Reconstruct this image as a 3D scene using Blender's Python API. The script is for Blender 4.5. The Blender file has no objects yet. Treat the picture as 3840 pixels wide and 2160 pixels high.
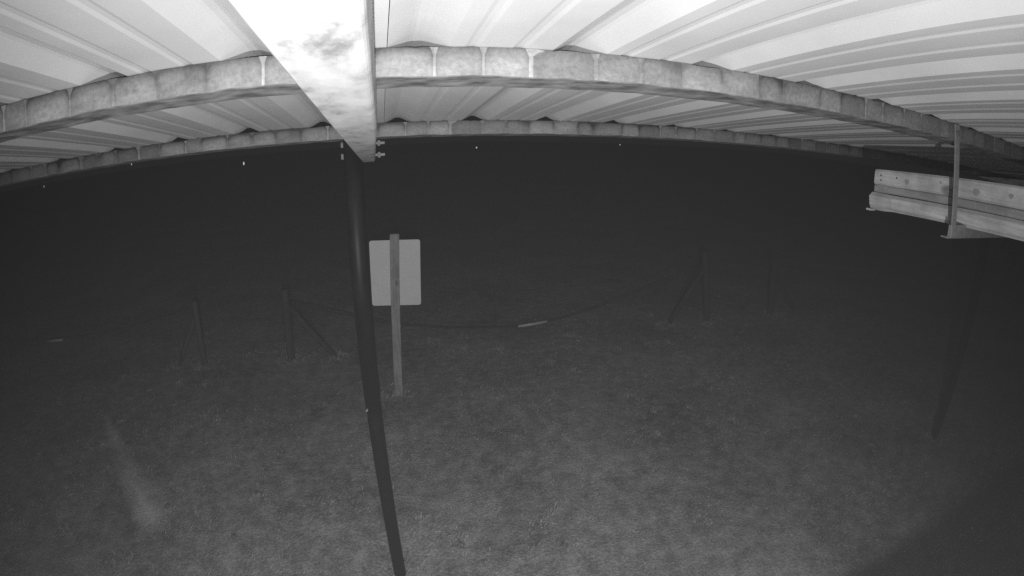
import bpy, bmesh, math, random
import numpy as np
from mathutils import Vector, Matrix, noise

random.seed(7)
rng = np.random.default_rng(7)
scene = bpy.context.scene
col = scene.collection
H = 2.27                       # height of the camera above the ground

# ------------------------------------------------------------------ camera (wide surveillance lens)
cd = bpy.data.cameras.new("camera")
cam = bpy.data.objects.new("camera", cd)
col.objects.link(cam)
scene.camera = cam
cd.type = 'PANO'
cd.sensor_fit = 'HORIZONTAL'
cd.sensor_width = 36.0
cd.clip_start, cd.clip_end = 0.01, 500.0
cy = cd.cycles if hasattr(cd, "cycles") and hasattr(cd.cycles, "panorama_type") else cd
cy.panorama_type = 'FISHEYE_LENS_POLYNOMIAL'
cy.fisheye_fov = math.radians(178)
K1, K3 = 0.9731 / 18.0, 0.0019 / 18.0 ** 3
cy.fisheye_polynomial_k0 = 0.0
cy.fisheye_polynomial_k1 = -K1
cy.fisheye_polynomial_k2 = 0.0
cy.fisheye_polynomial_k3 = -K3
cy.fisheye_polynomial_k4 = 0.0
YAW, PITCH, ROLL = -0.2454, -0.3029, -0.0025
cam.matrix_world = (Matrix.Translation((0, 0, H)) @ Matrix.Rotation(YAW, 4, 'Z') @ Matrix.Rotation(PITCH, 4, 'X')
                    @ Matrix.Rotation(ROLL, 4, 'Y') @ Matrix.Rotation(math.pi / 2, 4, 'X'))

# ------------------------------------------------------------------ night sky, infra-red lamp, exposure
world = bpy.data.worlds.new("World")
scene.world = world
world.use_nodes = True
bg = world.node_tree.nodes["Background"]
bg.inputs[0].default_value = (1, 1, 1, 1)
bg.inputs[1].default_value = 0.0068

# the camera's own infra-red illuminator above; the lower emitter is added to fill shadows
# (back, height, watts, cone, aim): the upper one looks down the yard, the lower one floods the roof
for ly, lz, watts, cone, aim in ((-0.22, -0.06, 182.0, 132, (0.06, 1.0, -0.78)), (-0.30, -0.38, 88.0, 142, (0.32, 1.0, 0.08))):
    ld = bpy.data.lights.new("infrared_lamp", 'SPOT')
    ld.energy = watts
    ld.spot_size = math.radians(cone)
    ld.spot_blend = 1.0
    ld.shadow_soft_size = 0.004
    lamp = bpy.data.objects.new("infrared_lamp", ld)
    col.objects.link(lamp)
    lamp.location = (0.0, ly, H + lz)
    lamp.rotation_euler = Vector(aim).to_track_quat('-Z', 'Y').to_euler()

vs = scene.view_settings
vs.view_transform = 'Standard'
vs.look = 'None'
vs.exposure = 0.0
vs.gamma = 1.0
vs.use_curve_mapping = False
scene.cycles.max_bounces = 6
scene.cycles.diffuse_bounces = 5
scene.cycles.volume_bounces = 0
scene.cycles.use_denoising = False
scene.cycles.sample_clamp_indirect = 3.0


# ------------------------------------------------------------------ helpers
def tag(o, label=None, cat=None, group=None, kind=None):
    if label: o['label'] = label
    if cat: o['category'] = cat
    if group: o['group'] = group
    if kind: o['kind'] = kind
    return o


def empty(name, loc=(0, 0, 0)):
    o = bpy.data.objects.new(name, None)
    o.empty_display_size = 0.1
    o.location = loc
    col.objects.link(o)
    return o


def link(name, bm, mat, parent=None, smooth=False):
    me = bpy.data.meshes.new(name)
    bmesh.ops.recalc_face_normals(bm, faces=bm.faces)
    bm.to_mesh(me)
    bm.free()
    if smooth:
        me.polygons.foreach_set('use_smooth', [True] * len(me.polygons))
    o = bpy.data.objects.new(name, me)
    if mat: me.materials.append(mat)
    col.objects.link(o)
    if parent:
        o.parent = parent
        o.matrix_parent_inverse = Matrix.Translation(-Vector(parent.location))
    return o


def adopt(o, parent):
    o.parent = parent
    o.matrix_parent_inverse = Matrix.Translation(-Vector(parent.location))


def prism(bm, a, b):
    """Closed solid between two matching loops of points."""
    va = [bm.verts.new(p) for p in a]
    vb = [bm.verts.new(p) for p in b]
    n = len(a)
    for i in range(n):
        j = (i + 1) % n
        bm.faces.new((va[i], va[j], vb[j], vb[i]))
    bm.faces.new(va[::-1])
    bm.faces.new(vb)


def box(bm, lo, hi, bevel=0.0):
    r = bmesh.ops.create_cube(bm, size=1.0)
    c = [(lo[i] + hi[i]) / 2 for i in range(3)]
    s = [hi[i] - lo[i] for i in range(3)]
    for v in r['verts']:
        v.co = Vector((v.co.x * s[0] + c[0], v.co.y * s[1] + c[1], v.co.z * s[2] + c[2]))
    if bevel:
        es = list({e for v in r['verts'] for e in v.link_edges})
        bmesh.ops.bevel(bm, geom=es, offset=bevel, segments=2, affect='EDGES')


def tube(bm, pts, radii, n=16, wob=0.0, cap=True):
    pts = [Vector(p) for p in pts]
    if not hasattr(radii, '__len__'): radii = [radii] * len(pts)
    rings = []
    t0 = (pts[-1] - pts[0]).normalized()
    ref = Vector((1, 0, 0)) if abs(t0.x) < 0.8 else Vector((0, 0, 1))
    for i, p in enumerate(pts):
        t = (pts[min(i + 1, len(pts) - 1)] - pts[max(i - 1, 0)]).normalized()
        u = t.cross(ref).normalized()
        w = t.cross(u)
        ring = []
        for k in range(n):
            a = 2 * math.pi * k / n
            r = radii[i] * (1 + (wob * noise.noise(Vector((p.x * 9 + math.cos(a), p.y * 9 + math.sin(a), p.z * 9))) if wob else 0))
            ring.append(bm.verts.new(p + (u * math.cos(a) + w * math.sin(a)) * r))
        rings.append(ring)
    for a, b in zip(rings, rings[1:]):
        for k in range(n):
            bm.faces.new((a[k], a[(k + 1) % n], b[(k + 1) % n], b[k]))
    if cap:
        bm.faces.new(rings[0][::-1])
        bm.faces.new(rings[-1])


# ------------------------------------------------------------------ materials
class NT:
    def __init__(self, name):
        self.m = bpy.data.materials.new(name)
        self.m.use_nodes = True
        self.t = self.m.node_tree
        self.b = self.t.nodes['Principled BSDF']

    def n(self, kind, **kw):
        nd = self.t.nodes.new(kind)
        for k, v in kw.items():
            if k.startswith('i_'):
                key = k[2:]
                nd.inputs[int(key) if key.isdigit() else key.replace('_', ' ')].default_value = v
            else:
                setattr(nd, k, v)
        return nd

    def l(self, a, b):
        self.t.links.new(a, b)

    def coord(self, scale=(1, 1, 1)):
        tc = self.n('ShaderNodeTexCoord')
        mp = self.n('ShaderNodeMapping')
        mp.inputs['Scale'].default_value = scale
        self.l(tc.outputs['Object'], mp.inputs['Vector'])
        return mp.outputs['Vector']

    def noise(self, vec, scale, detail=4, rough=0.55):
        nd = self.n('ShaderNodeTexNoise')
        nd.inputs['Scale'].default_value = scale
        nd.inputs['Detail'].default_value = detail
        nd.inputs['Roughness'].default_value = rough
        self.l(vec, nd.inputs['Vector'])
        return nd.outputs['Fac']

    def ramp(self, fac, stops):
        r = self.n('ShaderNodeValToRGB')
        e = r.color_ramp.elements
        while len(e) < len(stops): e.new(0.5)
        for i, (p, c) in enumerate(stops):
            e[i].position = p
            e[i].color = (c, c, c, 1)
        self.l(fac, r.inputs['Fac'])
        return r.outputs['Color']

    def math(self, op, a, b=None, c=None, clamp=False):
        m = self.n('ShaderNodeMath', operation=op)
        m.use_clamp = clamp
        for i, v in enumerate((a, b, c)):
            if v is None: continue
            if isinstance(v, (int, float)): m.inputs[i].default_value = v
            else: self.l(v, m.inputs[i])
        return m.outputs[0]

    def grey(self, fac, lo=None, hi=None):
        self.l(fac, self.b.inputs['Base Color'])

    def set(self, rough=0.7, spec=0.3, metal=0.0):
        self.b.inputs['Roughness'].default_value = rough
        self.b.inputs['Specular IOR Level'].default_value = spec
        self.b.inputs['Metallic'].default_value = metal
        return self

    def bump(self, h, strength, dist):
        bp = self.n('ShaderNodeBump')
        bp.inputs['Strength'].default_value = strength
        bp.inputs['Distance'].default_value = dist
        self.l(h, bp.inputs['Height'])
        self.l(bp.outputs['Normal'], self.b.inputs['Normal'])


def mat_noise(name, lo, hi, scale, stretch=(1, 1, 1), rough=0.7, spec=0.3, bump=0.0, detail=5, p0=0.3, p1=0.7):
    t = NT(name).set(rough, spec)
    v = t.coord(stretch)
    f = t.noise(v, scale, detail)
    t.grey(t.ramp(f, [(p0, lo), (p1, hi)]))
    if bump: t.bump(f, bump, 0.004)
    return t.m


def mat_wood(name, lo, hi, axis, knots=True):
    """Sawn timber: grain drawn out along AXIS, a few dark knots."""
    t = NT(name).set(0.8, 0.2)
    st = [14, 14, 14]
    st[axis] = 0.9
    v = t.coord(tuple(st))
    g = t.noise(v, 6.0, 6, 0.6)
    v2 = t.coord((1, 1, 1))
    b = t.noise(v2, 9.0, 4)
    base = t.ramp(g, [(0.3, lo), (0.7, hi)])
    blot = t.ramp(b, [(0.35, 0.72), (0.6, 1.0)])
    mx = t.n('ShaderNodeMix', data_type='RGBA', blend_type='MULTIPLY')
    mx.inputs['Factor'].default_value = 1.0
    t.l(base, mx.inputs[6]); t.l(blot, mx.inputs[7])
    out = mx.outputs[2]
    if knots:
        vo = t.n('ShaderNodeTexVoronoi')
        kv = [9, 9, 9]
        kv[axis] = 5.0
        t.l(t.coord(tuple(kv)), vo.inputs['Vector'])
        vo.inputs['Scale'].default_value = 1.0
        k = t.ramp(vo.outputs['Distance'], [(0.12, 0.45), (0.22, 1.0)])
        m2 = t.n('ShaderNodeMix', data_type='RGBA', blend_type='MULTIPLY')
        m2.inputs['Factor'].default_value = 1.0
        t.l(out, m2.inputs[6]); t.l(k, m2.inputs[7])
        out = m2.outputs[2]
    t.grey(out)
    t.bump(g, 0.3, 0.002)
    return t.m


def mat_purlin(name, tone, grime=1.0):
    """Grimy galvanised steel: grime cells between clean drip runs, one run about every 10 cm."""
    t = NT(name).set(0.65, 0.35)
    tc = t.n('ShaderNodeTexCoord')
    sep = t.n('ShaderNodeSeparateXYZ')
    t.l(tc.outputs['Object'], sep.inputs[0])
    X, Z = sep.outputs[0], sep.outputs[2]
    wv = t.coord((1, 0, 0))
    w = t.noise(wv, 6.5, 2)
    xw = t.math('ADD', X, t.math('MULTIPLY', t.math('SUBTRACT', w, 0.5), 0.16))
    ph = t.math('MULTIPLY', t.math('ADD', xw, 50.002), 1 / 0.1016)
    fr = t.math('FRACT', ph)
    cell = t.math('FLOOR', ph)
    u = t.math('ABSOLUTE', t.math('MULTIPLY_ADD', fr, 2.0, -1.0))        # 0 centre of a cell, 1 at a run
    wn = t.n('ShaderNodeTexWhiteNoise', noise_dimensions='1D')
    t.l(cell, wn.inputs['W'])
    r1 = wn.outputs['Value']
    zz = t.math('MULTIPLY', Z, 1 / 0.056)                                # 0 foot, 1 top of the face
    z3 = t.math('POWER', t.math('MAXIMUM', zz, 0.0), 4.0)
    u3 = t.math('POWER', u, 5.0)
    zn = t.math('MULTIPLY_ADD', t.noise(t.coord((1, 0, 0)), 24.0, 3), 0.9, 0.55)
    z3 = t.math('MULTIPLY', z3, zn)
    u3 = t.math('MULTIPLY', u3, t.math('MULTIPLY_ADD', zz, 0.8, 0.25))
    arch = t.math('ADD', z3, u3, clamp=True)                             # grime crowds the edge of each cell
    wn3 = t.n('ShaderNodeTexWhiteNoise', noise_dimensions='1D')
    t.l(t.math('ADD', cell, 77.3), wn3.inputs['W'])
    body = t.math('SUBTRACT', 1.10, t.math('MULTIPLY', arch, t.math('MULTIPLY_ADD', wn3.outputs['Value'], 0.5 * grime, 0.32 * grime)))
    body = t.math('MULTIPLY', t.math('MAXIMUM', body, 0.15), t.math('MULTIPLY_ADD', r1, 0.30 * grime, 0.89 - 0.15 * grime))
    # clean run at the cell border, width differs from run to run
    ztop = t.math('MULTIPLY', t.math('SUBTRACT', zz, 0.72), 3.6, clamp=True)
    run = t.math('SUBTRACT', u, t.math('MULTIPLY_ADD', ztop, -0.16, t.math('MULTIPLY_ADD', r1, 0.09, 0.87)))
    run = t.math('MULTIPLY', run, 22.0, clamp=True)
    wn2 = t.n('ShaderNodeTexWhiteNoise', noise_dimensions='1D')
    t.l(t.math('ADD', t.math('ROUND', ph), 31.7), wn2.inputs['W'])
    run = t.math('MULTIPLY', run, t.math('MAXIMUM', t.math('MULTIPLY_ADD', wn2.outputs['Value'], 1.5, -0.40), 0.0))
    body = t.math('ADD', body, t.math('MULTIPLY', run, 0.95))
    sp = t.noise(t.coord((1, 1, 1)), 95.0, 5, 0.7)
    sp2 = t.noise(t.coord((0.45, 0.7, 0.9)), 30.0, 5, 0.7)
    f = t.math('MULTIPLY', body, t.math('MULTIPLY_ADD', sp, 1.3, 0.36))
    f = t.math('MULTIPLY', f, t.math('MULTIPLY_ADD', sp2, 1.3, 0.32))
    f = t.math('MULTIPLY', f, tone)
    t.grey(f)
    t.bump(sp, 0.15, 0.002)
    return t.m


def pale_streak(t):
    """Mask of the blurred streak close to the lens, painted pale onto the turf at the left (0..1, ragged)."""
    a, b = Vector((-2.95, 4.15, 0)), Vector((-1.70, 2.48, 0))
    d_ = (b - a)
    ln = d_.length
    d_.normalize()
    tc = t.n('ShaderNodeTexCoord')
    sep = t.n('ShaderNodeSeparateXYZ')
    t.l(tc.outputs['Object'], sep.inputs[0])
    X, Y = sep.outputs[0], sep.outputs[1]
    dx, dy = t.math('SUBTRACT', X, a.x), t.math('SUBTRACT', Y, a.y)
    u = t.math('MULTIPLY', t.math('ADD', t.math('MULTIPLY', dx, d_.x), t.math('MULTIPLY', dy, d_.y)), 1 / ln)
    w = t.math('ADD', t.math('MULTIPLY', dx, -d_.y), t.math('MULTIPLY', dy, d_.x))
    nz = t.noise(t.coord((1, 1, 1)), 5.0, 3)
    w = t.math('ADD', w, t.math('MULTIPLY', t.math('SUBTRACT', nz, 0.5), 0.18))
    half = t.math('MULTIPLY_ADD', u, 0.12, 0.055)
    prof = t.math('SUBTRACT', 1.0, t.math('DIVIDE', t.math('ABSOLUTE', w), half), clamp=True)
    r = t.ramp(u, [(0.0, 0.0), (0.16, 0.55), (0.30, 0.75), (0.42, 0.25), (0.60, 0.55), (0.90, 1.0), (1.0, 0.0)])
    return t.math('MULTIPLY', prof, r)


def with_streak(t, base, amount):
    mx = t.n('ShaderNodeMix', data_type='RGBA')
    t.l(t.math('MULTIPLY', pale_streak(t), amount * 0.75), mx.inputs['Factor'])
    t.l(base, mx.inputs[6])
    mx.inputs[7].default_value = (0.85, 0.85, 0.85, 1)
    return mx.outputs[2]


def mat_ground():
    t = NT("dry_turf").set(0.95, 0.1)
    v = t.coord((1, 1, 1))
    a = t.noise(v, 1.1, 5, 0.6)
    b = t.noise(v, 9.0, 6, 0.65)
    c = t.noise(v, 60.0, 3, 0.7)
    s = t.math('ADD', t.math('MULTIPLY', a, 0.30), t.math('ADD', t.math('MULTIPLY', b, 0.36), t.math('MULTIPLY', c, 0.34)))
    base = t.ramp(s, [(0.40, 0.09), (0.5, 0.21), (0.60, 0.37)])
    t.grey(with_streak(t, base, 0.8))
    t.bump(t.math('ADD', b, c), 0.6, 0.02)
    return t.m


def mat_grass():
    t = NT("dry_grass_blades").set(0.9, 0.1)
    g = t.n('ShaderNodeNewGeometry')
    v = t.coord((1, 1, 1))
    a = t.noise(v, 8.0, 5, 0.7)
    r = t.math('ADD', t.math('MULTIPLY', a, 0.75), t.math('MULTIPLY', g.outputs['Random Per Island'], 0.30))
    t.grey(with_streak(t, t.ramp(r, [(0.36, 0.10), (0.52, 0.23), (0.72, 0.44)]), 0.8))
    return t.m


M = {}
M['sheet'] = mat_noise("white_painted_steel", 0.68, 0.75, 7.0, rough=0.42, spec=0.4)
M['purlin'] = mat_purlin('grimy_galvanised_steel', 0.205, 1.15)
M['purlin_dark'] = mat_purlin('dimmed_grimy_steel', 0.160, 1.7)  # far purlin: same grimy steel, the weaker light there put into its colour
M['flange'] = mat_noise('shaded_flange', 0.10, 0.36, 22.0, (0.7, 1, 1), rough=0.85, spec=0.2, p0=0.35, p1=0.7)  # patchy underside tone; the shade there is put into the colour
t = NT("scuffed_white_steel").set(0.5, 0.4)
v = t.coord((1, 1, 1))
n1 = t.noise(t.coord((1.6, 0.7, 1.0)), 13.0, 6, 0.62)
n2 = t.noise(t.coord((1, 0.35, 1)), 60.0, 4, 0.6)
f = t.math('ADD', t.math('MULTIPLY', n1, 0.8), t.math('MULTIPLY', n2, 0.2))
t.grey(t.ramp(f, [(0.35, 0.18), (0.46, 0.36), (0.60, 0.46)]))
t.bump(f, 0.15, 0.003)
M['rafter'] = t.m
M['black'] = mat_noise("matt_black_paint", 0.002, 0.006, 30.0, rough=0.7, spec=0.12)
M['darkpipe'] = mat_noise("weathered_dark_pipe", 0.003, 0.008, 18.0, (1, 1, 0.3), rough=0.5, spec=0.14)
M['steel'] = mat_noise("dull_steel", 0.16, 0.24, 40.0, rough=0.6, spec=0.4)
M['bolt'] = mat_noise("zinc_bolt", 0.12, 0.2, 60.0, rough=0.5, spec=0.5)
M['hanger'] = mat_noise("painted_angle_iron", 0.22, 0.32, 35.0, rough=0.6, spec=0.3)
M['plank'] = mat_wood("sawn_plank", 0.52, 0.70, 1)
M['plank2'] = mat_wood("grey_plank", 0.32, 0.42, 1, False)
M['pole_wood'] = mat_wood("barked_rail", 0.44, 0.70, 1, False)
M['knot'] = mat_noise('knot_wood', 0.27, 0.38, 60.0, rough=0.85, spec=0.1)
M['signback'] = mat_noise("bare_aluminium", 0.55, 0.60, 5.0, rough=0.55, spec=0.3)
M['signpost'] = mat_wood("treated_post", 0.18, 0.34, 2)
M['fence'] = mat_noise("dark_weathered_timber", 0.03, 0.07, 14.0, (1, 1, 0.2), rough=0.9, spec=0.1, bump=0.4)
M['fence_pale'] = mat_noise("hazed_weathered_timber", 0.05, 0.10, 14.0, (1, 1, 0.2), rough=0.9, spec=0.1, bump=0.4)  # paler copy of the post timber; fading into haze is put into the colour
M['faintcable'] = mat_noise('faint_cable', 0.05, 0.08, 20.0, rough=0.8, spec=0.1)  # paler copy of the cable, its fading into the dark put into the colour
M['cable'] = mat_noise("dark_cable", 0.012, 0.02, 20.0, rough=0.7)
M['sleeve'] = mat_noise("pale_plastic_sleeve", 0.36, 0.5, 20.0, rough=0.5)
M['stone'] = mat_noise("dark_clod", 0.09, 0.14, 30.0, rough=0.95, spec=0.1, bump=0.5)
M['ground'] = mat_ground()
M['grass'] = mat_grass()
M['board'] = mat_noise("wall_blocker_timber", 0.2, 0.3, 12.0, (0.2, 1, 1), rough=0.85)
t = NT("water").set(0.02, 0.5)
t.b.inputs['Base Color'].default_value = (0.95, 0.95, 0.95, 1)
t.b.inputs['Roughness'].default_value = 0.25
M['water'] = t.m

# ------------------------------------------------------------------ ground
bm = bmesh.new()
xs = sorted(set([-90, -60, -40, -25, -16, -12] + list(np.arange(-9, 9.01, 0.15).round(3)) + [12, 16, 25, 40, 60, 90]))
ys = sorted(set([-90, -50, -20, -8, -3] + list(np.arange(-1, 12.01, 0.15).round(3)) + [15, 20, 30, 50, 90]))


def gz(x, y):
    d = math.hypot(x, y - 3)
    k = 1.0 if d < 9 else max(0.0, 1 - (d - 9) / 8)
    dip = -0.075 * math.exp(-((x + 0.117) ** 2 + (y - 2.10) ** 2) / 0.045)
    return dip + k * (0.025 * noise.noise(Vector((x * 0.5, y * 0.5, 3.1))) + 0.012 * noise.noise(Vector((x * 1.7, y * 1.7, 8.3))))


vv = {}
for i, x in enumerate(xs):
    for j, y in enumerate(ys):
        vv[i, j] = bm.verts.new((x, y, gz(x, y)))
for i in range(len(xs) - 1):
    for j in range(len(ys) - 1):
        bm.faces.new((vv[i, j], vv[i + 1, j], vv[i + 1, j + 1], vv[i, j + 1]))
g = link('ground', bm, M['ground'], smooth=True)
tag(g, kind='structure')

# turf: short dry blades lying every way, thicker close to the shelter
NB = 330000
u = rng.random(NB)
yy = 0.2 + 8.5 * u ** 1.5
xx = (rng.random(NB) - 0.5) * (7.0 + 2.1 * yy) + 0.45 + 0.12 * yy
clump = np.array([noise.noise(Vector((a * 2.3, b * 2.3, 0.4))) + 0.6 * noise.noise(Vector((a * 7, b * 7, 4.4))) for a, b in zip(xx[::1], yy[::1])])
keep = rng.random(NB) < np.clip(0.62 + 0.75 * clump, 0.12, 1.0)
xx, yy, clump = xx[keep], yy[keep], clump[keep]
feet = [(0.0, 4.17), (-2.095, 5.1), (-1.1, 5.1), (-0.58, 5.12), (-2.45, 5.12), (3.8, 5.1), (3.19, 5.12), (4.87, 5.1), (4.275, 1.9), (-0.117, 2.12)]
tufts = feet + [(rng.uniform(-3.2, 3.6), rng.uniform(1.3, 6.0)) for _ in range(70)]
tx, ty, tl = [], [], []
for i_, (a_, b_) in enumerate(tufts):
    big = i_ < len(feet)
    m_ = 260 if big else int(rng.uniform(40, 130))
    rr = np.abs(rng.normal(0, 0.07 if big else 0.045, m_)) + (0.035 if big else 0)
    an = rng.random(m_) * 2 * math.pi
    tx.append(a_ + rr * np.cos(an)); ty.append(b_ + rr * np.sin(an)); tl.append(np.full(m_, 2.0 if big else 1.6))
tx, ty, tl = np.concatenate(tx), np.concatenate(ty), np.concatenate(tl)
long_ = np.concatenate([np.ones(len(xx)), tl])
xx, yy, clump = np.concatenate([xx, tx]), np.concatenate([yy, ty]), np.concatenate([clump, np.full(len(tx), 0.3)])
nb = len(xx)
zz = np.array([gz(a, b) for a, b in zip(xx, yy)]) - 0.003
az = rng.random(nb) * 2 * math.pi
tilt = np.where(long_ > 1, rng.uniform(0.1, 0.9, nb), rng.uniform(0.35, 1.45, nb))
L = long_ * rng.uniform(0.010, 0.032, nb) * (1 + 0.5 * np.clip(clump, -0.6, 0.8))
wd = rng.uniform(0.0009, 0.0019, nb) * (1 + 0.12 * yy)
d = np.stack([np.sin(tilt) * np.cos(az), np.sin(tilt) * np.sin(az), np.cos(tilt)], 1)
sd = np.stack([-np.sin(az), np.cos(az), np.zeros(nb)], 1)
p0 = np.stack([xx, yy, zz], 1)
V = np.empty((nb, 4, 3))
V[:, 0] = p0 - sd * wd[:, None]
V[:, 1] = p0 + sd * wd[:, None]
mid = p0 + d * (L * 0.6)[:, None]
V[:, 2] = mid + sd * (wd * 0.8)[:, None]
straw = rng.random(nb) < 0.012
L = np.where(straw, rng.uniform(0.05, 0.10, nb), L)
d = np.where(straw[:, None], np.stack([np.cos(az), np.sin(az), np.full(nb, 0.16)], 1), d)
mid = p0 + d * (L * 0.6)[:, None]
V[:, 2] = mid + sd * (wd * 0.8)[:, None]
tip = p0 + d * L[:, None]
tip[:, 2] -= L * 0.18
V[:, 3] = tip
me = bpy.data.meshes.new('grass')
me.vertices.add(nb * 4)
me.vertices.foreach_set('co', V.reshape(-1).astype(np.float32))
idx = (np.arange(nb)[:, None] * 4 + np.array([0, 1, 2, 0, 2, 3])[None, :]).reshape(-1)
me.loops.add(nb * 6)
me.loops.foreach_set('vertex_index', idx.astype(np.int32))
me.polygons.add(nb * 2)
me.polygons.foreach_set('loop_start', np.arange(0, nb * 6, 3, dtype=np.int32))
me.update(calc_edges=True)
me.validate()
me.materials.append(M['grass'])
go = bpy.data.objects.new('grass', me)
col.objects.link(go)
tag(go, 'short dry grass covering the yard', 'grass', kind='stuff')

# ------------------------------------------------------------------ shelter: rafters, purlins, roof sheets, posts
SL = -0.102                                   # fall of the roof per metre of Y
shelter = empty('shelter', (-0.11, 2.12, 0))
tag(shelter, 'open shelter with a ribbed white metal roof on dark pipe posts', 'shelter')
Z0 = H + 0.0998                               # underside of the rafter at y = 0
ZP = H + 0.192                                # top of the rafter, underside of the purlins
ZS = ZP + 0.0575                              # top of the purlins, underside of the sheet pans


def rafter(xl, xr_near, xr_far, y0, y1):
    """Cold-formed channel: web on the right, bent flanges, lips on the left."""
    bm = bmesh.new()
    th, r = 0.003, 0.009
    hgt = ZP - Z0

    def prof(xr):
        o = []
        # outer outline from the lower lip round the web to the upper lip
        o.append((xl, 0.016))
        o.append((xl, 0.004))
        o.append((xl + 0.004, 0.0))
        for k in range(6):
            a = -math.pi / 2 + k * math.pi / 10
            o.append((xr - r + r * math.cos(a), r + r * math.sin(a)))
        for k in range(6):
            a = k * math.pi / 10
            o.append((xr - r + r * math.cos(a), hgt - r + r * math.sin(a)))
        o.append((xl + 0.004, hgt))
        o.append((xl, hgt - 0.004))
        o.append((xl, hgt - 0.016))
        inner = []
        cx = (xl + xr) / 2
        n = len(o)
        for i in range(n):
            p = Vector(o[i]); a = Vector(o[max(i - 1, 0)]); b = Vector(o[min(i + 1, n - 1)])
            tn = (b - a).normalized()
            inner.append(tuple(p + Vector((-tn.y, tn.x)) * th))
        return o + inner[::-1]
    ysl = [y0, 0.0, 0.5, 1.0, 1.5, y1]
    loops = []
    for y in ysl:
        k = max(0.0, min(1.0, (y - 1.0) / (y1 - 1.0)))
        xr = xr_near + (xr_far - xr_near) * k
        loops.append([bm.verts.new((x, y, Z0 + SL * y + z)) for x, z in prof(xr)])
    n = len(loops[0])
    for a, b in zip(loops, loops[1:]):
        for i in range(n):
            bm.faces.new((a[i], a[(i + 1) % n], b[(i + 1) % n], b[i]))
    h = n // 2
    for lp in (loops[0], loops[-1]):
        for i in range(h - 1):
            bm.faces.new((lp[i], lp[i + 1], lp[n - 2 - i], lp[n - 1 - i]))
    return bm


RY1 = 2.165
rf = link('rafter', rafter(-0.081, -0.008, -0.028, -1.6, RY1), M['rafter'], shelter)
rf2 = rf.copy(); rf2.name = 'rafter'; col.objects.link(rf2)
adopt(rf2, shelter); rf2.location = (4.395, 0, 0)


def purlin(y, x0, x1, depth, mat):
    """Grimy lipped channel lying along X; ragged scale on its foot flange."""
    bm = bmesh.new()
    hh, dp = 0.0555, depth
    zb = ZP + SL * y + 0.001
    n = 1000
    prev = None
    for i in range(n + 1):
        x = x0 + (x1 - x0) * i / n
        j = 0.0016 * noise.noise(Vector((x * 11, y, 0.2))) + 0.001 * noise.noise(Vector((x * 40, y, 7.2)))
        k = 0.0022 * noise.noise(Vector((x * 14, y, 5.5)))
        dz = SL * dp
        tp = hh - 0.0055 * max(0.0, noise.noise(Vector((x * 19, y * 3, 1.7))) - 0.12) - 0.003 * max(0.0, noise.noise(Vector((x * 55, y, 9.1))) - 0.1)
        ring = [(0, 0.002 + k), (0, tp), (dp, hh + dz), (dp, dz + 0.002 + j), (dp - 0.004, dz + j), (0.004, k)]
        cur = [bm.verts.new((x, yy_, zz_)) for yy_, zz_ in ring]
        if prev:
            for a in range(6):
                bm.faces.new((prev[a], prev[(a + 1) % 6], cur[(a + 1) % 6], cur[a]))
        else:
            bm.faces.new(cur[::-1])
        prev = cur
    bm.faces.new(prev)
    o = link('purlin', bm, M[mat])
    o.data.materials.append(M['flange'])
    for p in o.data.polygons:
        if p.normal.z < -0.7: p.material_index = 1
    o.parent = shelter
    o.location = Vector((0, y, zb)) - Vector(shelter.location)
    return o


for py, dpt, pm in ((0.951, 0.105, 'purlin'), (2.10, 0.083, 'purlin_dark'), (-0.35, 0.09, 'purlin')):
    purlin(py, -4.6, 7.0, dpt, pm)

# ribbed sheets, three ribs wide each; ribs every 305 mm with two low swages in each pan
PIT = 0.3048
RX = 0.012                                    # where the first rib right of the rafter starts
prof = [(0.0, 0.0), (0.040, 0.0215), (0.047, 0.0240), (0.061, 0.0240), (0.068, 0.0215), (0.110, 0.0), (0.138, 0.0), (0.146, 0.0022), (0.156, 0.0022), (0.164, 0.0),
        (0.226, 0.0), (0.234, 0.0022), (0.244, 0.0022), (0.252, 0.0)]


def sheet(x0, nrib, y0, y1):
    bm = bmesh.new()
    pts = []
    for k in range(nrib):
        pts += [(x0 + k * PIT + a, b) for a, b in prof]
    pts.append((x0 + nrib * PIT - 0.0012, 0.0))      # butts against the next sheet
    th = 0.0009
    rows = []
    for y in np.linspace(y0, y1, 9):
        rows.append(([bm.verts.new((x, y, ZS + SL * y + z)) for x, z in pts], [bm.verts.new((x, y, ZS + SL * y + z + th)) for x, z in pts]))
    for (a, at), (b, bt) in zip(rows, rows[1:]):
        for i in range(len(pts) - 1):
            bm.faces.new((a[i], a[i + 1], b[i + 1], b[i]))
            bm.faces.new((at[i], bt[i], bt[i + 1], at[i + 1]))
        bm.faces.new((a[0], b[0], bt[0], at[0]))
        bm.faces.new((a[-1], at[-1], bt[-1], b[-1]))
    for (a, at) in (rows[0], rows[-1]):
        for i in range(len(pts) - 1):
            bm.faces.new((a[i], at[i], at[i + 1], a[i + 1]))
    return bm


master = None
for k in range(-5, 8):
    x0 = RX + k * 3 * PIT
    if master is None:
        master = link('roof_sheet', sheet(RX, 3, -1.7, 2.150), M['sheet'], shelter)
        base = master
        o = master
    else:
        o = base.copy()
        o.name = 'roof_sheet'
        col.objects.link(o)
        adopt(o, shelter)
    o.location = (x0 - RX, 0, 0)

# pipe posts
def post(x, y, ztop, r, lower):
    bm = bmesh.new()
    tube(bm, [(x, y, -0.3), (x, y, 0.5), (x, y, 1.2), (x, y, ztop)], r, 28)
    o = link('post', bm, M['black'], shelter, smooth=False)
    for p in o.data.polygons:
        p.use_smooth = abs(p.normal.z) < 0.5
    return o


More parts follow.
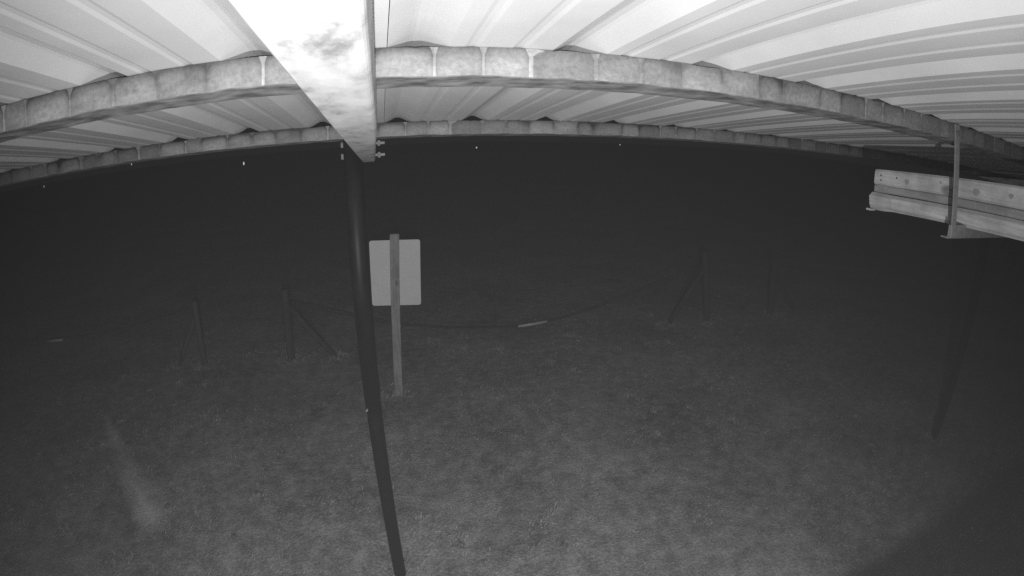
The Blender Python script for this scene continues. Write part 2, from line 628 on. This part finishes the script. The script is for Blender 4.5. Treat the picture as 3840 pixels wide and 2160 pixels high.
PX, PY = -0.117, 2.12
p1 = post(PX, PY, H + 0.02, 0.0335, 1.0)
bm = bmesh.new()
tube(bm, [(PX, PY, 1.05), (PX, PY, H + 0.03)], 0.0365, 28)
sl = link('post_sleeve', bm, M['darkpipe'], shelter)
for p in sl.data.polygons: p.use_smooth = abs(p.normal.z) < 0.5
bm = bmesh.new()
tube(bm, [(PX - 0.03, PY - 0.045, 1.075), (PX - 0.027, PY - 0.03, 1.075)], 0.004, 8)
link('set_screw', bm, M['hanger'], shelter)
p2 = post(4.275, 1.90, H - 0.045, 0.038, 1.0)


def bolt(x0, x1, y, z):
    bm = bmesh.new()
    tube(bm, [(x0, y, z), (x1, y, z)], 0.006, 10)
    tube(bm, [(x0, y, z), (x0 + 0.009, y, z)], 0.0125, 6)
    tube(bm, [(x1 - 0.028, y, z), (x1 - 0.018, y, z)], 0.0125, 6)
    return link('bolt', bm, M['bolt'], shelter)


bolt(-0.163, 0.012, 2.13, H - 0.045)
bolt(-0.163, 0.012, 2.13, H - 0.092)

# ------------------------------------------------------------------ hanging rack and the timber on it
rack = empty('lumber_rack', (1.76, 0.94, H - 0.236))
tag(rack, 'angle iron rack hanging from the nearer purlin at the right edge', 'rack')
bm = bmesh.new()
zt = ZP + SL * 0.951 + 0.054
prism(bm, [(1.728, 0.938, zt), (1.758, 0.938, zt), (1.758, 0.944, zt), (1.728, 0.944, zt)],
      [(1.785, 0.938, H - 0.236), (1.815, 0.938, H - 0.236), (1.815, 0.944, H - 0.236), (1.785, 0.944, H - 0.236)])
link('hanger_strap', bm, M['hanger'], rack)
bm = bmesh.new()
box(bm, (1.772, 0.9445, H - 0.236), (2.75, 0.949, H - 0.192))
box(bm, (1.772, 0.9455, H - 0.2402), (2.75, 0.978, H - 0.2364))
link('shelf_arm', bm, M['hanger'], rack)
bm = bmesh.new()
tube(bm, [(1.742, 0.928, zt - 0.03), (1.742, 0.939, zt - 0.03)], 0.009, 6)
link('bolt', bm, M['bolt'], rack)


def timber(x, thick, ya, za0, za1, yb, zb0, zb1, seg=1, bev=0.006):
    """Long board along Y, bottom and top height given at both ends."""
    bm = bmesh.new()
    c = min(bev, thick * 0.3)

    def loop(y, z0, z1):
        return [(x + c, y, z0), (x + thick - c, y, z0), (x + thick, y, z0 + c), (x + thick, y, z1 - c), (x + thick - c, y, z1), (x + c, y, z1), (x, y, z1 - c), (x, y, z0 + c)]
    ks = np.linspace(0, 1, seg + 1)
    rows = [[bm.verts.new(p) for p in loop(ya + (yb - ya) * k, za0 + (zb0 - za0) * k, za1 + (zb1 - za1) * k)] for k in ks]
    for a, b in zip(rows, rows[1:]):
        for i in range(8):
            bm.faces.new((a[i], a[(i + 1) % 8], b[(i + 1) % 8], b[i]))
    bm.faces.new(rows[0][::-1])
    bm.faces.new(rows[-1])
    return bm


def lin(y, y0, v0, y1, v1):
    return v0 + (v1 - v0) * (y - y0) / (y1 - y0)


YE = -0.6
# top plank
e = 1.42
b = link('plank', timber(1.90, 0.038, e, H - 0.120, H - 0.056, YE, H + lin(YE, e, -0.120, .71, -.088), H + lin(YE, e, -0.056, .71, -.011), 6, 0.008), M['plank'])
tag(b, 'pale knotty plank lying on top of the stack on the hanging rack', 'plank')
e = 1.43
b2 = link('plank', timber(1.92, 0.06, e, H - 0.152, H - 0.1215, YE, H + lin(YE, e, -0.152, .70, -.1225), H + lin(YE, e, -0.1215, .70, -.0895), 6, 0.004), M['plank2'])
tag(b2, 'thin grey plank wedged between the upper plank and the rounded rail', 'plank')
# heavy rail with softened edges and a swollen end
e = 1.33
rail = link('rail', timber(1.90, 0.075, e, H - 0.218, H - 0.152, YE, H + lin(YE, e, -0.218, .70, -.190), H + lin(YE, e, -0.152, .70, -.1235), 8, 0.013), M['pole_wood'])
tag(rail, 'thick pale rail at the bottom of the stack on the hanging rack', 'rail')
for p in rail.data.polygons: p.use_smooth = False
bm = bmesh.new()
ends = [(1.435, -0.221, -0.154), (1.40, -0.226, -0.1515), (1.36, -0.224, -0.1515), (1.325, -0.219, -0.1525), (1.31, -0.2175, -0.153)]
rows = []
for y, a, b_ in ends:
    x, t_, c = 1.897, 0.08, 0.016
    rows.append([bm.verts.new((px_, y + 0.006 * noise.noise(Vector((px_ * 60, pz_ * 80, y))), H + pz_)) for px_, pz_ in
                 ((x + c, a), (x + t_ - c, a), (x + t_, a + c), (x + t_, b_ - c), (x + t_ - c, b_), (x + c, b_), (x, b_ - c), (x, a + c))])
for a, b_ in zip(rows, rows[1:]):
    for i in range(8):
        bm.faces.new((a[i], a[(i + 1) % 8], b_[(i + 1) % 8], b_[i]))
bm.faces.new(rows[0][::-1]); bm.faces.new(rows[-1])
link('rail_end', bm, M['pole_wood'], rail)
bm = bmesh.new()
box(bm, (1.893, 1.418, H - 0.232), (1.93, 1.446, H - 0.2245), 0.002)
link('splinter', bm, M['pole_wood'], rail)
bm = bmesh.new()
box(bm, (1.8985, 1.345, H - 0.131), (1.905, 1.405, H - 0.118), 0.002)
link('cleat', bm, M['plank2'], b)
for (yy_, zz_) in ((1.385, -0.078), (1.383, -0.098), (1.30, -0.077)):
    bm = bmesh.new()
    tube(bm, [(1.8985, yy_, H + zz_), (1.9005, yy_, H + zz_)], 0.0035, 8)
    link('nail_head', bm, M['black'], b)

for (yy_, zz_, r_) in ((1.247, -0.083, 0.0105), (0.915, -0.066, 0.013), (0.765, -0.052, 0.009), (1.08, -0.060, 0.005)):
    bm = bmesh.new()
    rim = [(yy_ + r_ * 1.15 * math.cos(a), H + zz_ + r_ * math.sin(a) * (1 + 0.2 * math.sin(3 * a))) for a in [k * math.pi / 7 for k in range(14)]]
    prism(bm, [(1.9006, y, z) for y, z in rim], [(1.8992, y, z) for y, z in rim])
    link('knot', bm, M['knot'], b)

# ------------------------------------------------------------------ sign seen from behind
sign = empty('sign', (0.0, 4.16, 0))
tag(sign, 'blank back of a rectangular sign board on a single timber post', 'sign')
bm = bmesh.new()
tl, tr, br, bl = Vector((-0.135, 4.205, 1.402)), Vector((0.281, 4.205, 1.388)), Vector((0.264, 4.205, 0.828)), Vector((-0.147, 4.205, 0.850))


def rounded(c, r, y):
    out = []
    n = len(c)
    for i in range(n):
        p, a, b_ = c[i], c[i - 1], c[(i + 1) % n]
        da, db = (a - p).normalized(), (b_ - p).normalized()
        for k in range(6):
            s = k / 5
            q = p + da * r * (1 - s) ** 2 + db * r * s ** 2
            out.append((q.x, y, q.z))
    return out


prism(bm, rounded([tl, tr, br, bl], 0.022, 4.199), rounded([tl, tr, br, bl], 0.022, 4.202))
link('sign_panel', bm, M['signback'], sign)
bm = bmesh.new()
prism(bm, [(-0.036, 4.15, -0.2), (0.036, 4.15, -0.2), (0.036, 4.1985, -0.2), (-0.036, 4.1985, -0.2)],
      [(0.036, 4.15, 1.452), (0.112, 4.15, 1.452), (0.112, 4.1985, 1.452), (0.036, 4.1985, 1.452)])
bmesh.ops.bevel(bm, geom=list(bm.edges), offset=0.003, segments=1, affect='EDGES')
link('post', bm, M['signpost'], sign)
for z in (1.30, 0.92):
    xx_ = 0.074 - (1.452 - z) * 0.05
    bm = bmesh.new()
    tube(bm, [(xx_, 4.144, z), (xx_, 4.152, z)], 0.009, 6)
    link('bolt', bm, M['steel'], sign)

# ------------------------------------------------------------------ fence: braced posts and the cables between them
def fence_post(base, top, bt, bf, label, r=0.05, mat='fence', grp='braced fence posts along the yard'):
    root = empty('fence_post', (base[0], base[1], 0))
    tag(root, label, 'fence post', grp)
    bm = bmesh.new()
    B, T = Vector(base), Vector(top)
    n = 7
    tube(bm, [B + (T - B) * (k / (n - 1)) + Vector((0.006 * noise.noise(Vector((k, base[0], 1))), 0, -0.25 if k == 0 else 0)) for k in range(n)], r, 12, wob=0.10)
    link('post', bm, M[mat], root, smooth=True)
    bm = bmesh.new()
    B, T = Vector(bf), Vector(bt)
    tube(bm, [B + (T - B) * (k / 5) for k in range(6)], r * 0.72, 10, wob=0.12)
    link('brace', bm, M[mat], root, smooth=True)
    return root


FY = 5.1
fence_post((-2.095, FY, 0), (-2.075, FY, 0.73), (-2.07, FY + 0.0, 0.60), (-2.45, FY + 0.02, -0.05), 'dark round fence post far left, its its brace leaning to the left', 0.035, 'fence_pale')
fence_post((-1.10, FY, 0), (-1.062, FY, 0.78), (-1.05, FY, 0.60), (-0.58, FY + 0.03, -0.06), 'dark round fence post just left of the shelter post, brace leaning right', 0.042)
fence_post((3.80, FY, 0), (3.644, FY, 0.92), (3.66, FY, 0.70), (3.19, FY + 0.03, -0.06), 'tallest dark fence post beyond the sign, brace leaning left', 0.04)
fence_post((4.87, FY, 0), (4.823, FY, 0.75), (4.83, FY, 0.60), (5.42, FY + 0.03, -0.06), 'dark fence post right of the tallest one, brace leaning right', 0.045)
fence_post((11.5, FY, 0), (11.5, FY, 0.80), (11.45, FY, 0.65), (10.35, FY, -0.05), 'dim fence post seen behind the right shelter post', 0.035, 'fence_pale')


def gate_cable(pts, slv, label, mat='cable', r=0.0075):
    root = empty('gate_cable', pts[0])
    tag(root, label, 'cable', 'cables slung between the fence posts')
    P = [Vector(p) for p in pts]
    fine = []
    for i in range(len(P) - 1):
        a, b_, c, d_ = P[max(i - 1, 0)], P[i], P[i + 1], P[min(i + 2, len(P) - 1)]
        for k in range(5):
            s = k / 5
            fine.append(0.5 * ((2 * b_) + (c - a) * s + (2 * a - 5 * b_ + 4 * c - d_) * s * s + (3 * b_ - a - 3 * c + d_) * s ** 3))
    fine.append(P[-1])
    bm = bmesh.new()
    tube(bm, fine, r, 8)
    link('cable', bm, M[mat], root, smooth=True)
    if slv:
        bm = bmesh.new()
        tube(bm, slv, 0.0145, 12)
        link('sleeve', bm, M['sleeve'], root, smooth=True)
    return root


gate_cable([(-1.065, FY - .05, 0.66), (-0.895, FY, 0.604), (-0.585, FY, 0.509), (-0.182, FY, 0.392), (0.09, FY, 0.32), (0.645, FY, 0.235), (1.074, FY, 0.203), (1.352, FY, 0.188),
            (1.668, FY, 0.212), (2.133, FY, 0.30), (2.619, FY, 0.433), (3.101, FY, 0.558), (3.502, FY, 0.68), (3.66, FY - .05, 0.73)],
           [(1.345, FY, 0.190), (1.50, FY, 0.199), (1.672, FY, 0.218)], 'dark cable sagging behind the sign, a pale sleeve at its lowest stretch')
gate_cable([(-7.2, FY, 0.75), (-6.0, FY, 0.52), (-5.0, FY, 0.42), (-4.2, FY, 0.392), (-3.93, FY, 0.398), (-3.2, FY, 0.45), (-2.5, FY, 0.56), (-2.075, FY - .04, 0.66)],
           [(-4.22, FY, 0.390), (-4.07, FY, 0.393), (-3.925, FY, 0.400)], 'faint cable at the far left with a short pale sleeve near the ground', 'faintcable', 0.005)
gate_cable([(4.83, FY - .05, 0.68), (5.3, FY, 0.60), (5.93, FY, 0.53), (7.0, FY, 0.44), (8.0, FY, 0.40), (9.4, FY, 0.46), (10.6, FY, 0.58), (11.45, FY - .08, 0.70)],
           None, 'faint cable running from the braced post towards the right shelter post', 'faintcable', 0.005)

# ------------------------------------------------------------------ small things
def lump(name, loc, size, mat, label, cat, grp=None):
    bm = bmesh.new()
    bmesh.ops.create_icosphere(bm, subdivisions=2, radius=1)
    for v_ in bm.verts:
        k = 1 + 0.25 * noise.noise(v_.co * 1.7 + Vector(loc) * 5)
        v_.co = Vector((v_.co.x * size[0] * k, v_.co.y * size[1] * k, v_.co.z * size[2] * k))
    o = link(name, bm, mat, smooth=True)
    o.location = loc
    tag(o, label, cat, grp)
    return o


lump('clod', (-1.717, 2.746, 0.012), (0.020, 0.020, 0.017), M['stone'], 'small dark clod in the grass beside the pale streak', 'clod', 'dark clods lying in the grass')
lump('clod', (-1.148, 2.443, 0.012), (0.019, 0.016, 0.014), M['stone'], 'small dark clod in the grass nearer the foot of the shelter post', 'clod', 'dark clods lying in the grass')
bm = bmesh.new()
tube(bm, [(3.14, 6.99, 0.03), (3.28, 6.92, 0.035), (3.43, 6.84, 0.03)], 0.022, 8, wob=0.2)
tag(link('stick', bm, M['fence'], smooth=True), 'short dark stick lying in the grass beyond the sagging cable', 'stick')

drops = [((-1.93, 2.6, 2.191), 'water drop falling below the eave at the far left'), ((-1.324, 2.6, 2.231), 'water drop hanging in the dark midway between the far left drop and the rafter'),
         ((-0.693, 2.6, 2.165), 'brightest water drop left of the rafter end'), ((0.468, 2.6, 2.176), 'bright round water drop right of the sign under the eave'),
         ((1.248, 2.6, 2.196), 'small water drop furthest right under the eave')]
for i, (p, lb) in enumerate(drops):
    bm = bmesh.new()
    bmesh.ops.create_uvsphere(bm, u_segments=10, v_segments=8, radius=1)
    s = (1.0, 0.9, 1.25, 1.15, 0.85)[i]
    lz = (2.0, 2.2, 2.1, 1.1, 1.3)[i]
    for v_ in bm.verts:
        tz = v_.co.z
        v_.co = Vector((v_.co.x * 0.0034 * s * (1 - 0.2 * tz), v_.co.y * 0.0034 * s * (1 - 0.2 * tz), tz * 0.0034 * s * lz))
    o = link('water_drop', bm, M['water'], smooth=True)
    o.location = p
    tag(o, lb, 'water drop', 'drops falling from the eave')

# unseen blockers added beside the camera; they throw the shadow on the ground at the lower right
bm = bmesh.new()
box(bm, (0.094, -0.5, H - 0.190), (0.25, -0.146, H - 0.1763), 0.001)
tag(link('light_blocker', bm, M['board']), 'thin unseen slab added just below the camera to block the upper lamp', 'light blocker')
bm = bmesh.new()
box(bm, (0.155, -0.5, H - 0.60), (0.42, -0.174, H - 0.541), 0.001)
tag(link('light_blocker', bm, M['board']), 'thick unseen slab added lower down to block the lower lamp', 'light blocker')

bm = bmesh.new()
box(bm, (-4.6, -0.64, -0.3), (7.0, -0.501, H + 0.13))
tag(link('wall', bm, M['board']), 'plain wall under the roof behind the camera', 'wall')

# ------------------------------------------------------------------ haze added to lift the blacks to a grey veil
bm = bmesh.new()
box(bm, (-85, -85, -1.1), (85, 85, H + 1.3))
hz = NT("haze")
for nd in list(hz.t.nodes):
    if nd.type != 'OUTPUT_MATERIAL': hz.t.nodes.remove(nd)
outn = [nd for nd in hz.t.nodes if nd.type == 'OUTPUT_MATERIAL'][0]
pv = hz.n('ShaderNodeVolumePrincipled')
pv.inputs['Color'].default_value = (0.9, 0.9, 0.9, 1)
pv.inputs['Density'].default_value = 0.0068
hz.l(pv.outputs['Volume'], outn.inputs['Volume'])
ho = link('haze', bm, hz.m)
tag(ho, kind='stuff')
